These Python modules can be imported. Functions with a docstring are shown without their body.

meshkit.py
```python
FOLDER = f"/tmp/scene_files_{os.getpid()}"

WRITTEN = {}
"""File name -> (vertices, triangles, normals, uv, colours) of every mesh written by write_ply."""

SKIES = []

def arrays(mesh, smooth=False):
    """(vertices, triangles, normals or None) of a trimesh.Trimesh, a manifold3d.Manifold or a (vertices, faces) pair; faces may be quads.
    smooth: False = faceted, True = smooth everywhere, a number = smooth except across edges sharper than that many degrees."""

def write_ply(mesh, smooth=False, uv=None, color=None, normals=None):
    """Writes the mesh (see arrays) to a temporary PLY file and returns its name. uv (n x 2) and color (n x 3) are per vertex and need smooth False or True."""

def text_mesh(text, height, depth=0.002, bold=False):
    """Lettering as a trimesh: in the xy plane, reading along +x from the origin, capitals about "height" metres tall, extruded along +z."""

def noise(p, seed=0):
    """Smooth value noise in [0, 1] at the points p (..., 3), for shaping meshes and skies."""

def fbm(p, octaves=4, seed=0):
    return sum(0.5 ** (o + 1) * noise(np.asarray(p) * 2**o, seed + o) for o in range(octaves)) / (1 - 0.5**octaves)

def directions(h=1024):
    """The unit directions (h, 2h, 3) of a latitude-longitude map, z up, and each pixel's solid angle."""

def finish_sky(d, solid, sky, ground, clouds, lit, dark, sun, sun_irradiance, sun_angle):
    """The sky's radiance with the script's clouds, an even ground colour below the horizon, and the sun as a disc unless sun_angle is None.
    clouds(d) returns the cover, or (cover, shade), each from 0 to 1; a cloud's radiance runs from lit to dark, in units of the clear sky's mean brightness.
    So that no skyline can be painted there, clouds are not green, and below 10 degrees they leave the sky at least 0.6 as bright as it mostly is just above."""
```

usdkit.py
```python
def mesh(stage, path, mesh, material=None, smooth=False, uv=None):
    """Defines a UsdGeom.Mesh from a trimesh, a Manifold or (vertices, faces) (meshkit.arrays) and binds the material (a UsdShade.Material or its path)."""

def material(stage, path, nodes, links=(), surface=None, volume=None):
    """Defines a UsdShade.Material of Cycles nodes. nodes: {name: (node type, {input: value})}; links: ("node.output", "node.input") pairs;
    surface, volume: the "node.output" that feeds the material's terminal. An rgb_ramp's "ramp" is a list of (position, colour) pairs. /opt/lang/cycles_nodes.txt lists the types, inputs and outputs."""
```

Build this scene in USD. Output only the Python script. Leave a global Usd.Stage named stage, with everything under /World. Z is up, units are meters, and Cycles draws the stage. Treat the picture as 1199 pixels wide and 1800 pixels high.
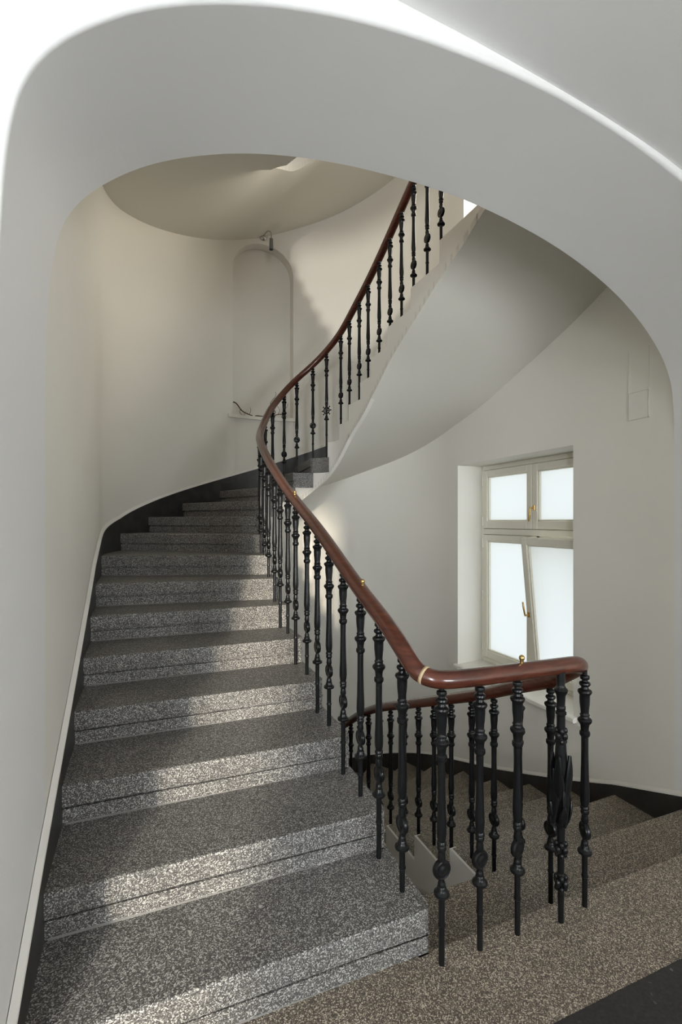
import math, numpy as np, trimesh, manifold3d as m3, usdkit, meshkit
from pxr import Usd, UsdGeom, UsdLux, UsdShade, Gf, Sdf
from scipy.interpolate import CubicSpline, PchipInterpolator
from shapely.geometry import Polygon, box as sbox
from shapely.ops import unary_union

stage = Usd.Stage.CreateInMemory()
UsdGeom.SetStageUpAxis(stage, 'Z'); UsdGeom.SetStageMetersPerUnit(stage, 1.0)
UsdGeom.Xform.Define(stage, '/World'); UsdGeom.Scope.Define(stage, '/World/Looks')

# ------------------------------------------------------------------ camera
F_PX, YAW, HORIZON, EYE = 860.3, 22.07, 917.3, 1.5
cam = UsdGeom.Camera.Define(stage, '/World/camera')
cam.CreateHorizontalApertureAttr(24.0); cam.CreateVerticalApertureAttr(24.0 * 1800 / 1199)
cam.CreateFocalLengthAttr(24.0 * F_PX / 1199)
cam.CreateVerticalApertureOffsetAttr(24.0 * (HORIZON - 900) / 1199)
cam.CreateClippingRangeAttr((0.05, 200.0))
cam.CreateExposureAttr(1.0)
_x = UsdGeom.Xformable(cam); _x.AddTranslateOp().Set(Gf.Vec3d(0, 0, EYE)); _x.AddRotateXYZOp().Set(Gf.Vec3f(90, 0, -YAW))

# ------------------------------------------------------------------ daylight
dome = UsdLux.DomeLight.Define(stage, '/World/sky_light')
dome.CreateIntensityAttr(0.19); dome.CreateColorAttr(Gf.Vec3f(0.93, 0.97, 1.0))
def window_light(name, at, size, direction, power, color):
    """Daylight arriving through one window: an area light just outside its glass, facing into the room."""
    l = UsdLux.RectLight.Define(stage, '/World/' + name)
    l.CreateWidthAttr(size[0]); l.CreateHeightAttr(size[1]); l.CreateIntensityAttr(power); l.CreateColorAttr(Gf.Vec3f(*color))
    d = Gf.Vec3d(*direction).GetNormalized(); m = Gf.Matrix4d().SetLookAt(Gf.Vec3d(*at), Gf.Vec3d(*at) + d, Gf.Vec3d(0, 0, 1)).GetInverse()
    UsdGeom.Xformable(l).AddTransformOp().Set(m)
BACK_WIN = (-3.1, -1.8, 0.55, 2.95)                       # x0, x1, z0, z1 of the landing's window behind the camera
BACK_WIN2 = (1.2, 2.75, 0.9, 2.15)
STOREY = 25 * 0.1549
REAR_UP = (-2.5, 1.4, STOREY + 0.95, STOREY + 2.45)
sun = UsdLux.DistantLight.Define(stage, '/World/sun')
SUN_DIR = Gf.Vec3d(0.455, 1.0, -0.150)                      # low sun through the rear windows, heading back and to the right
sun.CreateAngleAttr(3.0); sun.CreateIntensityAttr(285.0); sun.CreateColorAttr(Gf.Vec3f(1.0, 0.88, 0.72))
UsdGeom.Xformable(sun).AddTransformOp().Set(Gf.Matrix4d().SetLookAt(Gf.Vec3d(0, 0, 0), SUN_DIR, Gf.Vec3d(0, 0, 1)).GetInverse())
window_light('daylight_landing', ((BACK_WIN[0] + BACK_WIN[1]) / 2, -3.32, 1.75), (1.2, 2.2), (0, 1, 0), 22.0, (0.90, 0.95, 1.0))
window_light('daylight_landing_wide', ((BACK_WIN2[0] + BACK_WIN2[1]) / 2, -3.32, 1.52), (1.5, 1.2), (0, 1, 0), 13.0, (0.90, 0.95, 1.0))
window_light('daylight_upper', (-0.55, -3.32, STOREY + 1.7), (3.8, 1.45), (0, 1, 0), 11.0, (1.0, 0.97, 0.93))
UP_WIN = (2.75, 4.0, 4.15, 5.70)                           # the next window up in the right wall: y0, y1, z0, z1
window_light('daylight_stairs', (3.42, (UP_WIN[0] + UP_WIN[1]) / 2, (UP_WIN[2] + UP_WIN[3]) / 2), (1.25, 1.5), (-1, 0, 0), 7.0, (1.0, 0.90, 0.76))

# ------------------------------------------------------------------ materials
def mat(name, nodes, links=(), surface='p.BSDF'):
    return usdkit.material(stage, '/World/Looks/' + name, nodes, links, surface=surface)
def plaster(name, color, var=0.03, bump=0.12):
    c0 = [c * (1 - var) for c in color]
    return mat(name, {'g': ('geometry', {}), 'n': ('noise_texture', {'scale': 1.3, 'detail': 4.0}), 'r': ('rgb_ramp', {'ramp': [(0.3, c0), (0.7, color)]}),
                      'n2': ('noise_texture', {'scale': 55.0, 'detail': 5.0}), 'b': ('bump', {'strength': bump, 'distance': 0.004}),
                      'p': ('principled_bsdf', {'roughness': 0.75, 'specular_ior_level': 0.25})},
               [('g.position', 'n.vector'), ('n.fac', 'r.fac'), ('r.color', 'p.base_color'), ('g.position', 'n2.vector'), ('n2.fac', 'b.height'), ('b.normal', 'p.normal')])
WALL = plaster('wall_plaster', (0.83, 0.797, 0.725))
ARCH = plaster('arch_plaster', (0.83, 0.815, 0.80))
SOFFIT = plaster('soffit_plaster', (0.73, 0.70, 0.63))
STRING = plaster('string_paint', (0.84, 0.80, 0.74), 0.04, 0.2)
CAP = plaster('ledge_paint', (0.82, 0.79, 0.74), 0.02, 0.1)
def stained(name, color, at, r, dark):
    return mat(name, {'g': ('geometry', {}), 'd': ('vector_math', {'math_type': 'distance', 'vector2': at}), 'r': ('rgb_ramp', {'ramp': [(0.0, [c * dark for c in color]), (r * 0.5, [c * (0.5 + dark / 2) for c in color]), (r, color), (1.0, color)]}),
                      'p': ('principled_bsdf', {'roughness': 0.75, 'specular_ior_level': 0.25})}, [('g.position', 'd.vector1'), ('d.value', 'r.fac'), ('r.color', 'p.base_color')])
def terrazzo(name, dark, mid, light):
    return mat(name, {'g': ('geometry', {}), 'v': ('voronoi_texture', {'scale': 300.0, 'randomness': 1.0}), 's': ('separate_color', {}),
                      'r': ('rgb_ramp', {'ramp': [(0.0, dark), (0.42, dark), (0.47, mid), (0.74, mid), (0.79, light), (1.0, light)]}),
                      'v2': ('voronoi_texture', {'scale': 300.0, 'feature': 'distance_to_edge'}), 'r2': ('rgb_ramp', {'ramp': [(0.0, (0, 0, 0)), (0.10, (1, 1, 1))]}),
                      'm': ('mix', {'mix_type': 'mix', 'color1': [0.6 * a + 0.4 * b for a, b in zip(dark, mid)]}),
                      'n': ('noise_texture', {'scale': 3.0, 'detail': 3.0}), 'r3': ('rgb_ramp', {'ramp': [(0.3, (0.82, 0.82, 0.82)), (0.7, (1, 1, 1))]}),
                      'w': ('mix', {'mix_type': 'multiply', 'fac': 1.0}),
                      'b': ('bump', {'strength': 0.25, 'distance': 0.002}),
                      'p': ('principled_bsdf', {'roughness': 0.48, 'specular_ior_level': 0.4})},
               [('g.position', 'v.vector'), ('v.color', 's.color'), ('s.r', 'r.fac'), ('g.position', 'v2.vector'), ('v2.distance', 'r2.fac'), ('r2.color', 'm.fac'), ('r.color', 'm.color2'),
                ('g.position', 'n.vector'), ('n.fac', 'r3.fac'), ('m.color', 'w.color1'), ('r3.color', 'w.color2'), ('w.color', 'p.base_color'), ('s.r', 'b.height'), ('b.normal', 'p.normal')])
TERRAZZO = terrazzo('grey_terrazzo', (0.058, 0.055, 0.052), (0.20, 0.189, 0.175), (0.56, 0.54, 0.50))
TERRAZZO_B = terrazzo('brown_terrazzo', (0.080, 0.064, 0.050), (0.26, 0.216, 0.166), (0.68, 0.60, 0.48))
def simple(name, color, rough, metal=0.0, spec=0.5, extra=None):
    return mat(name, {'p': ('principled_bsdf', {'base_color': color, 'roughness': rough, 'metallic': metal, 'specular_ior_level': spec, **(extra or {})})})
IRON = simple('black_cast_iron', (0.006, 0.006, 0.0065), 0.30, spec=0.34)
PLINTH = mat('dark_plinth', {'g': ('geometry', {}), 'n': ('noise_texture', {'scale': 9.0, 'detail': 5.0}), 'r': ('rgb_ramp', {'ramp': [(0.35, (0.022, 0.021, 0.019)), (0.7, (0.045, 0.042, 0.038))]}),
                             'p': ('principled_bsdf', {'roughness': 0.42})}, [('g.position', 'n.vector'), ('n.fac', 'r.fac'), ('r.color', 'p.base_color')])
DARKFLOOR = mat('dark_floor', {'g': ('geometry', {}), 'v': ('voronoi_texture', {'scale': 120.0}), 's': ('separate_color', {}), 'r': ('rgb_ramp', {'ramp': [(0.0, (0.018, 0.016, 0.015)), (0.90, (0.028, 0.025, 0.023)), (0.985, (0.035, 0.032, 0.03)), (1.0, (0.16, 0.15, 0.14))]}),
                               'p': ('principled_bsdf', {'roughness': 0.55})}, [('g.position', 'v.vector'), ('v.color', 's.color'), ('s.r', 'r.fac'), ('r.color', 'p.base_color')])
WOOD = mat('mahogany', {'g': ('geometry', {}), 'mp': ('mapping', {'scale': (14, 14, 90)}), 'n': ('noise_texture', {'scale': 1.0, 'detail': 6.0}), 'r': ('rgb_ramp', {'ramp': [(0.3, (0.050, 0.012, 0.006)), (0.6, (0.095, 0.024, 0.012)), (0.8, (0.13, 0.038, 0.020))]}),
                        'p': ('principled_bsdf', {'roughness': 0.28, 'coat_weight': 0.5, 'coat_roughness': 0.12})}, [('g.position', 'mp.vector'), ('mp.vector', 'n.vector'), ('n.fac', 'r.fac'), ('r.color', 'p.base_color')])
PANEL = simple('panel_joint', (0.62, 0.59, 0.53), 0.8)
GROUT = simple('grout', (0.22, 0.21, 0.195), 0.8)
BRASS = simple('brass', (0.62, 0.40, 0.15), 0.3, 1.0)
CHROME = simple('brushed_chrome', (0.55, 0.54, 0.52), 0.25, 1.0)
GREYMETAL = simple('grey_lamp_metal', (0.22, 0.22, 0.22), 0.4, 0.6)
CREAM = simple('cream_window_paint', (0.80, 0.76, 0.65), 0.4)
GAP = simple('joint_shadow_paint', (0.20, 0.17, 0.13), 0.6)
SILL = simple('white_sill_paint', (0.84, 0.81, 0.73), 0.35)
TWIG = simple('willow_bark', (0.10, 0.06, 0.035), 0.7)
FROST = mat('frosted_glass', {'t': ('translucent_bsdf', {'color': (0.93, 0.95, 0.94)}), 'g': ('glossy_bsdf', {'roughness': 0.35, 'color': (0.9, 0.9, 0.9)}), 'm': ('mix_closure', {'fac': 0.05})},
            [('t.BSDF', 'm.closure1'), ('g.BSDF', 'm.closure2')], surface='m.closure')
CLEAR = mat('clear_glass', {'t': ('transparent_bsdf', {'color': (0.97, 0.98, 0.98)}), 'g': ('glossy_bsdf', {'roughness': 0.02}), 'f': ('fresnel', {'IOR': 1.45}), 'm': ('mix_closure', {})},
            [('f.fac', 'm.fac'), ('t.BSDF', 'm.closure1'), ('g.BSDF', 'm.closure2')], surface='m.closure')

VEIL = mat('veiled_glass', {'t': ('transparent_bsdf', {'color': (0.50, 0.52, 0.55)}), 'g': ('glossy_bsdf', {'roughness': 0.02}), 'f': ('fresnel', {'IOR': 1.45}), 'm': ('mix_closure', {})},
           [('f.fac', 'm.fac'), ('t.BSDF', 'm.closure1'), ('g.BSDF', 'm.closure2')], surface='m.closure')

# ------------------------------------------------------------------ scene-tree helpers
_used = {}
def _path(name, parent):
    base = (parent.GetPath().pathString if parent else '/World') + '/' + name
    k = _used.get(base, 0); _used[base] = k + 1
    return base if k == 0 else '%s_%03d' % (base, k)
def tag(o, label=None, cat=None, group=None, kind=None):
    p = o.GetPrim()
    for k, v in (('label', label), ('category', cat), ('group', group), ('kind', kind)):
        if v: p.SetCustomDataByKey(k, v)
    return o
def thing(name, label, cat, group=None, kind=None, parent=None):
    x = UsdGeom.Xform.Define(stage, _path(name, parent)); tag(x, label, cat, group, kind); return x.GetPrim()
def obj(name, mesh, material, parent=None, smooth=30, **kw):
    o = usdkit.mesh(stage, _path(name, parent), mesh, material, smooth=smooth); tag(o, **kw); return o.GetPrim()
def cat(*ms): return trimesh.util.concatenate([m for m in ms])

# ------------------------------------------------------------------ geometry helpers
def box(x0, x1, y0, y1, z0, z1):
    return trimesh.creation.box(bounds=[[min(x0, x1), min(y0, y1), min(z0, z1)], [max(x0, x1), max(y0, y1), max(z0, z1)]])
def bevel_box(x0, x1, y0, y1, z0, z1, r=0.004):
    pts = []
    for i, x in enumerate((x0, x1)):
        for j, y in enumerate((y0, y1)):
            for k, z in enumerate((z0, z1)):
                sx, sy, sz = 1 - 2 * i, 1 - 2 * j, 1 - 2 * k
                pts += [(x, y + sy * r, z + sz * r), (x + sx * r, y, z + sz * r), (x + sx * r, y + sy * r, z)]
    return trimesh.Trimesh(*_hull(pts), process=False)
def _hull(pts):
    h = m3.Manifold.hull_points(np.asarray(pts, float)).to_mesh()
    return h.vert_properties[:, :3], h.tri_verts
def from_manifold(m):
    h = m.to_mesh(); return trimesh.Trimesh(h.vert_properties[:, :3], h.tri_verts, process=False)
def prism(poly, z0, z1):
    """Extrudes a shapely polygon (or multipolygon) from z0 to z1."""
    parts = [trimesh.creation.extrude_polygon(g, z1 - z0, engine='earcut') for g in getattr(poly, 'geoms', [poly]) if g.area > 1e-7]
    m = cat(*parts); m.apply_translation((0, 0, z0)); return m
def xz_prism(poly, y0, y1):
    """Extrudes a polygon drawn in the x-z plane from y0 to y1."""
    m = prism(poly, 0, y1 - y0); v = m.vertices.copy()
    m.vertices = np.stack([v[:, 0], y0 + v[:, 2], v[:, 1]], 1); m.invert(); return m
def grid(P, closed_u=False, flip=False):
    """A sheet through the points P[i, j]."""
    a, b = P.shape[:2]; f = []
    for i in range(a - (0 if closed_u else 1)):
        for j in range(b - 1):
            q = [i * b + j, ((i + 1) % a) * b + j, ((i + 1) % a) * b + j + 1, i * b + j + 1]
            f += [[q[0], q[1], q[2]], [q[0], q[2], q[3]]]
    f = np.array(f)
    return trimesh.Trimesh(P.reshape(-1, 3), f[:, ::-1] if flip else f, process=False)
def ribbon(low_a, low_b, top_a, top_b):
    """A closed strip along four parallel 3-D polylines (its cross-section corners)."""
    R = np.stack([low_a, low_b, top_b, top_a], 0); n = R.shape[1]
    side = grid(np.concatenate([R, R[:1]], 0))
    v = R.reshape(-1, 3)
    caps = trimesh.Trimesh(v, [[0, n, 2 * n], [0, 2 * n, 3 * n], [n - 1, 3 * n - 1, 2 * n - 1], [n - 1, 4 * n - 1, 3 * n - 1]], process=False)
    m = trimesh.Trimesh(*(lambda a: (a.vertices, a.faces))(cat(side, caps)), process=True); m.merge_vertices(); m.fix_normals(); return m
def sweep(P, rx, ry, k=16, closed_ends=True, up=(0, 0, 1)):
    """Sweeps an ellipse (rx sideways, ry upward; arrays or numbers) along the points P."""
    P = np.asarray(P, float); n = len(P); T = np.gradient(P, axis=0); T /= np.linalg.norm(T, axis=1)[:, None]
    S = np.cross(T, np.asarray(up, float)); S /= np.maximum(np.linalg.norm(S, axis=1), 1e-6)[:, None]; U = np.cross(S, T)
    a = np.arange(k) * 2 * np.pi / k; rx, ry = np.broadcast_to(rx, n), np.broadcast_to(ry, n)
    G = P[:, None] + S[:, None] * (np.cos(a)[None, :, None] * rx[:, None, None]) + U[:, None] * (np.sin(a)[None, :, None] * ry[:, None, None])
    v = G.reshape(-1, 3); f = []
    for i in range(n - 1):
        for j in range(k):
            q = [i * k + j, i * k + (j + 1) % k, (i + 1) * k + (j + 1) % k, (i + 1) * k + j]; f += [[q[0], q[2], q[1]], [q[0], q[3], q[2]]]
    if closed_ends:
        v = np.vstack([v, P[:1], P[-1:]]); 
        for j in range(k): f += [[n * k, j, (j + 1) % k], [n * k + 1, (n - 1) * k + (j + 1) % k, (n - 1) * k + j]]
    m = trimesh.Trimesh(v, f, process=False); m.fix_normals(); return m
def lathe(prof, k=20, flute=None):
    """Turns a profile [(r, z)] about z; flute = (z0, z1, count, depth) cuts flutes."""
    prof = np.asarray(prof, float); a = np.arange(k) * 2 * np.pi / k
    R = np.repeat(prof[:, :1], k, 1)
    if flute:
        for z0, z1, c, d in flute:
            w = ((prof[:, 1] > z0) & (prof[:, 1] < z1))[:, None]; R = R - w * d * (0.5 + 0.5 * np.cos(c * a))[None]
    G = np.stack([R * np.cos(a), R * np.sin(a), np.repeat(prof[:, 1:], k, 1)], -1)
    v = G.reshape(-1, 3); f = []; n = len(prof)
    for i in range(n - 1):
        for j in range(k):
            q = [i * k + j, i * k + (j + 1) % k, (i + 1) * k + (j + 1) % k, (i + 1) * k + j]; f += [[q[0], q[1], q[2]], [q[0], q[2], q[3]]]
    v = np.vstack([v, [[0, 0, prof[0, 1]], [0, 0, prof[-1, 1]]]])
    for j in range(k): f += [[n * k, (j + 1) % k, j], [n * k + 1, (n - 1) * k + j, (n - 1) * k + (j + 1) % k]]
    m = trimesh.Trimesh(v, f, process=False); m.fix_normals(); return m
def ellipsoid(c, r, sub=2):
    m = trimesh.creation.icosphere(sub); m.vertices = m.vertices * np.asarray(r) + np.asarray(c); return m
def rotz(m, a, at=(0, 0, 0)):
    m = m.copy(); m.apply_transform(trimesh.transformations.rotation_matrix(a, [0, 0, 1])); m.apply_translation(at); return m
STEP = 0.01
def cross(poly):
    from shapely.geometry.polygon import orient
    return m3.CrossSection([np.array(orient(poly).exterior.coords)[:-1]])
class Path:
    """A smooth plan curve with arc length."""
    def __init__(self, ctrl, curve=True):
        P = np.array(ctrl, float); t = np.r_[0, np.cumsum(np.hypot(*np.diff(P, axis=0).T))]
        Q = CubicSpline(t, P)(np.linspace(0, t[-1], int(t[-1] / 0.003))) if curve else P
        s = np.r_[0, np.cumsum(np.hypot(*np.diff(Q, axis=0).T))]; self.s = np.arange(0, s[-1] + STEP / 2, STEP)
        self.P = np.stack([np.interp(self.s, s, Q[:, 0]), np.interp(self.s, s, Q[:, 1])], 1); self.L = self.s[-1]
    def at(self, s): return np.stack([np.interp(s, self.s, self.P[:, 0]), np.interp(s, self.s, self.P[:, 1])], -1)
    def dir(self, s):
        d = self.at(np.asarray(s) + 0.02) - self.at(np.asarray(s) - 0.02); return d / np.linalg.norm(d, axis=-1, keepdims=True)
    def near(self, p): return self.s[np.argmin(np.hypot(*(self.P - np.asarray(p)).T))]
    def off(self, d):
        t = np.gradient(self.P, axis=0); t /= np.hypot(*t.T)[:, None]; o = Path.__new__(Path)
        Q = self.P + np.stack([-t[:, 1], t[:, 0]], 1) * d; s = np.r_[0, np.cumsum(np.hypot(*np.diff(Q, axis=0).T))]
        o.s = np.arange(0, s[-1] + STEP / 2, STEP); o.P = np.stack([np.interp(o.s, s, Q[:, 0]), np.interp(o.s, s, Q[:, 1])], 1); o.L = o.s[-1]; return o

# ------------------------------------------------------------------ measures of the place
RISE = 0.1549
XL, XR, YC = -0.312, 2.920, 4.30                          # faces of the left and right stair walls, start of the apse
XC, RAD = (XL + XR) / 2, (XR - XL) / 2
Y_FRONT, Y_BACK = 1.34, 1.945                             # the two faces of the arched wall
Z_LOW, Z_TOP = -3.0, 7.9
def arc(a, r=RAD):                                         # a in degrees: 0 = left, 90 = back, 180 = right
    a = np.radians(np.asarray(a, float)); return np.stack([XC - r * np.cos(a), YC + r * np.sin(a)], -1)
def wall_path(inset):
    r = RAD - inset
    pts = np.vstack([[(XL + inset, 1.0), (XL + inset, YC - 0.02)], arc(np.linspace(0, 180, 91), r), [(XR - inset, YC - 0.02), (XR - inset, 1.0)]])
    return Path(pts, curve=False)

# ------------------------------------------------------------------ walls of the stairwell
obj('wall_left', box(XL - 0.35, XL, Y_BACK, YC, Z_LOW, Z_TOP), WALL, label='white plastered straight left wall of the stairwell', kind='structure')
NX0, NX1, NZ0, NZ1 = 0.995, 1.735, 2.775, 4.90             # niche
def ring(a0, a1, r0, r1, n=90):
    a = np.linspace(a0, a1, n); return Polygon(np.vstack([arc(a, r0), arc(a[::-1], r1)]))
wall_back = m3.Manifold.extrude(cross(ring(0, 180, RAD, RAD + 0.4)), Z_TOP - Z_LOW).translate((0, 0, Z_LOW))
nr = (NX1 - NX0) / 2; ncx = (NX0 + NX1) / 2
na = np.linspace(0, np.pi, 33)
arch_niche = np.vstack([[(NX0, NZ0), (NX1, NZ0)], np.stack([ncx + nr * np.cos(na), NZ1 - nr + nr * np.sin(na)], 1)])
niche_cut = m3.Manifold.extrude(cross(Polygon(arch_niche)), 2.0).rotate((90, 0, 0)).translate((0, 7.0, 0))
ring_cut = m3.Manifold.extrude(cross(ring(40, 140, RAD - 0.3, RAD + 0.14, 60)), 6).translate((0, 0, 1))
if wall_back.volume() < 0 or wall_back.is_empty(): raise RuntimeError('wall_back')
wall_back = wall_back - (niche_cut ^ ring_cut)
obj('wall_back', from_manifold(wall_back), WALL, label='white curved back wall of the stairwell with an arched niche', kind='structure')
WY0, WY1, WZ0, WZ1, WDEP = 2.68, 4.095, 0.075, 2.062, 0.285   # window opening in the right wall
wr = trimesh.boolean.difference([box(XR, XR + 0.42, Y_BACK, YC, Z_LOW, Z_TOP), box(XR - 0.1, XR + 1, WY0, WY1, WZ0, WZ1), box(XR - 0.1, XR + 1, UP_WIN[0], UP_WIN[1], UP_WIN[2], UP_WIN[3])], engine='manifold')
WALL_RIGHT = obj('wall_right', wr, WALL, smooth=20, label='white plastered right wall of the stairwell around the window', kind='structure')
a = box(XR - 0.004, XR + 0.001, 2.105, 2.235, 2.155, 2.325)
obj('access_panel', a, WALL, WALL_RIGHT, smooth=False, label='small square painted-over access panel')
obj('access_panel', cat(*[box(XR - 0.0048, XR, *q) for q in ((2.102, 2.238, 2.152, 2.1555), (2.102, 2.238, 2.3245, 2.328), (2.102, 2.1055, 2.152, 2.328), (2.2345, 2.238, 2.152, 2.328))]), PANEL, WALL_RIGHT, smooth=False, label='grey joint round the access panel')
obj('access_panel', cat(box(XR - 0.0025, XR + 0.001, 2.099, 2.103, 2.33, 2.60), box(XR - 0.0025, XR + 0.001, 2.237, 2.241, 2.33, 2.60)), WALL, WALL_RIGHT, smooth=False, label='thin painted-over cable runs')

# arched wall between landing and stairwell (two storeys high)
PROFILE = [(XL, 0.0), (XL, 1.2), (XL, 1.9), (-0.304, 2.2), (-0.29, 2.39), (-0.262, 2.53), (-0.195, 2.645), (-0.10, 2.735), (0.02, 2.82), (0.20, 2.905), (0.42, 2.975), (0.66, 3.02), (0.90, 3.043), (1.15, 3.05), (1.35, 3.045), (1.58, 3.02), (1.86, 2.97), (2.09, 2.908), (2.34, 2.812), (2.53, 2.71), (2.75, 2.535), (2.86, 2.39), (2.905, 2.26), (XR, 1.95), (XR, 1.2), (XR, 0.0)]
def profile(dz=0.0, grow=0.0, base=None):
    P = np.array(PROFILE); t = np.r_[0, np.cumsum(np.hypot(*np.diff(P, axis=0).T))]
    tt = np.linspace(0, t[-1], 400); Q = np.stack([PchipInterpolator(t, P[:, 0])(tt), PchipInterpolator(t, P[:, 1])(tt)], 1)
    for _ in range(12): Q[1:-1] = 0.5 * Q[1:-1] + 0.25 * (Q[:-2] + Q[2:])
    if grow:
        d = np.gradient(Q, axis=0); d /= np.hypot(*d.T)[:, None]; Q = Q + np.stack([-d[:, 1], d[:, 0]], 1) * grow
    Q = Q + [0, dz]
    if base is not None: Q = np.vstack([[(Q[0, 0], base)], Q, [(Q[-1, 0], base)]])
    return Q
FX0, FX1 = -3.6, 3.6
def opening(grow): return unary_union([Polygon(profile(0, grow, -0.95)), Polygon(profile(STOREY, grow))])
full = sbox(FX0, Z_LOW, FX1, Z_TOP)
RND = 0.016
def flat_face(poly, y, flip):
    v, f = trimesh.creation.triangulate_polygon(poly, engine='earcut'); m = trimesh.Trimesh(np.stack([v[:, 0], np.full(len(v), y), v[:, 1]], 1), f, process=False)
    if flip: m.invert()
    return m
def jamb(dz, base):
    rows = [(Y_BACK, 0.0), (Y_FRONT + 0.3, 0.0)] + [(Y_FRONT + RND * (1 - math.sin(t)), RND * (1 - math.cos(t))) for t in np.linspace(0, math.pi / 2, 7)]
    return grid(np.stack([np.insert(profile(dz, g, base), 1, y, axis=1) for y, g in rows], 0), flip=True)
o1, o0 = unary_union([Polygon(profile(0, RND, -0.95)), Polygon(profile(STOREY, RND, STOREY))]), unary_union([Polygon(profile(0, 0, -0.95)), Polygon(profile(STOREY, 0, STOREY))])
rim = cat(*[box(FX0 - .001, FX0, Y_FRONT, Y_BACK, Z_LOW, Z_TOP), box(FX1, FX1 + .001, Y_FRONT, Y_BACK, Z_LOW, Z_TOP)])
obj('wall_front', cat(flat_face(full.difference(o1), Y_FRONT, False), flat_face(full.difference(o0), Y_BACK, True), jamb(0, -0.95), jamb(STOREY, STOREY), rim), ARCH, label='thick white wall pierced by the wide basket arch onto the stairs', kind='structure', smooth=40)

# ------------------------------------------------------------------ landing room behind and around the camera
VAULT = [(FX0, 3.16), (-0.4, 3.165), (0.3, 3.16), (0.72, 3.118), (1.02, 3.098), (1.45, 3.055), (1.84, 2.997), (2.07, 2.945), (2.40, 2.84), (2.62, 2.72), (2.82, 2.55), (2.93, 2.38), (2.97, 2.2)]
V = np.array(VAULT); vs = np.r_[0, np.cumsum(np.hypot(*np.diff(V, axis=0).T))]; vt = np.linspace(0, vs[-1], 160)
V = np.stack([PchipInterpolator(vs, V[:, 0])(vt), PchipInterpolator(vs, V[:, 1])(vt)], 1)
vault = Polygon(np.vstack([V, [(FX1, 2.2), (FX1, 3.45), (FX0, 3.45)]]))
Y_REAR = -3.0
obj('ceiling', xz_prism(vault, Y_REAR, Y_FRONT), ARCH, label='white vaulted ceiling of the landing in front of the arch', kind='structure', smooth=25)
obj('wall_landing_right', box(2.97, FX1, Y_REAR, Y_FRONT, -0.3, 2.2), WALL, label='white right wall of the landing', kind='structure')
obj('wall_landing_left', box(FX0 - 0.3, FX0, Y_REAR, Y_FRONT, -0.3, Z_TOP), WALL, label='white left wall of the landing', kind='structure')
rear = full.difference(unary_union([sbox(BACK_WIN[0], BACK_WIN[2], BACK_WIN[1], BACK_WIN[3]), sbox(BACK_WIN2[0], BACK_WIN2[2], BACK_WIN2[1], BACK_WIN2[3]), sbox(*REAR_UP[:1], REAR_UP[2], REAR_UP[1], REAR_UP[3])]))
obj('wall_landing_rear', xz_prism(rear, Y_REAR - 0.3, Y_REAR), WALL, label='white rear wall of the landings with tall windows', kind='structure')
obj('floor', box(FX0, 2.97, Y_REAR, 1.118, -0.25, -0.001), DARKFLOOR, label='dark speckled landing floor in front of the terrazzo edge', kind='structure')
obj('floor_upper', box(FX0, FX1, Y_REAR, Y_FRONT, 3.46, STOREY), DARKFLOOR, label='floor slab of the upper landing', kind='structure')
obj('wall_upper_right', box(FX1 - 0.3, FX1, Y_REAR, Y_FRONT, STOREY, Z_TOP), WALL, label='white right wall of the upper landing', kind='structure')
obj('ceiling_upper', box(FX0 - 0.3, FX1, Y_REAR - 0.3, 6.5, Z_TOP, Z_TOP + 0.2), WALL, label='flat white ceiling at the top of the stairwell', kind='structure')
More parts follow.
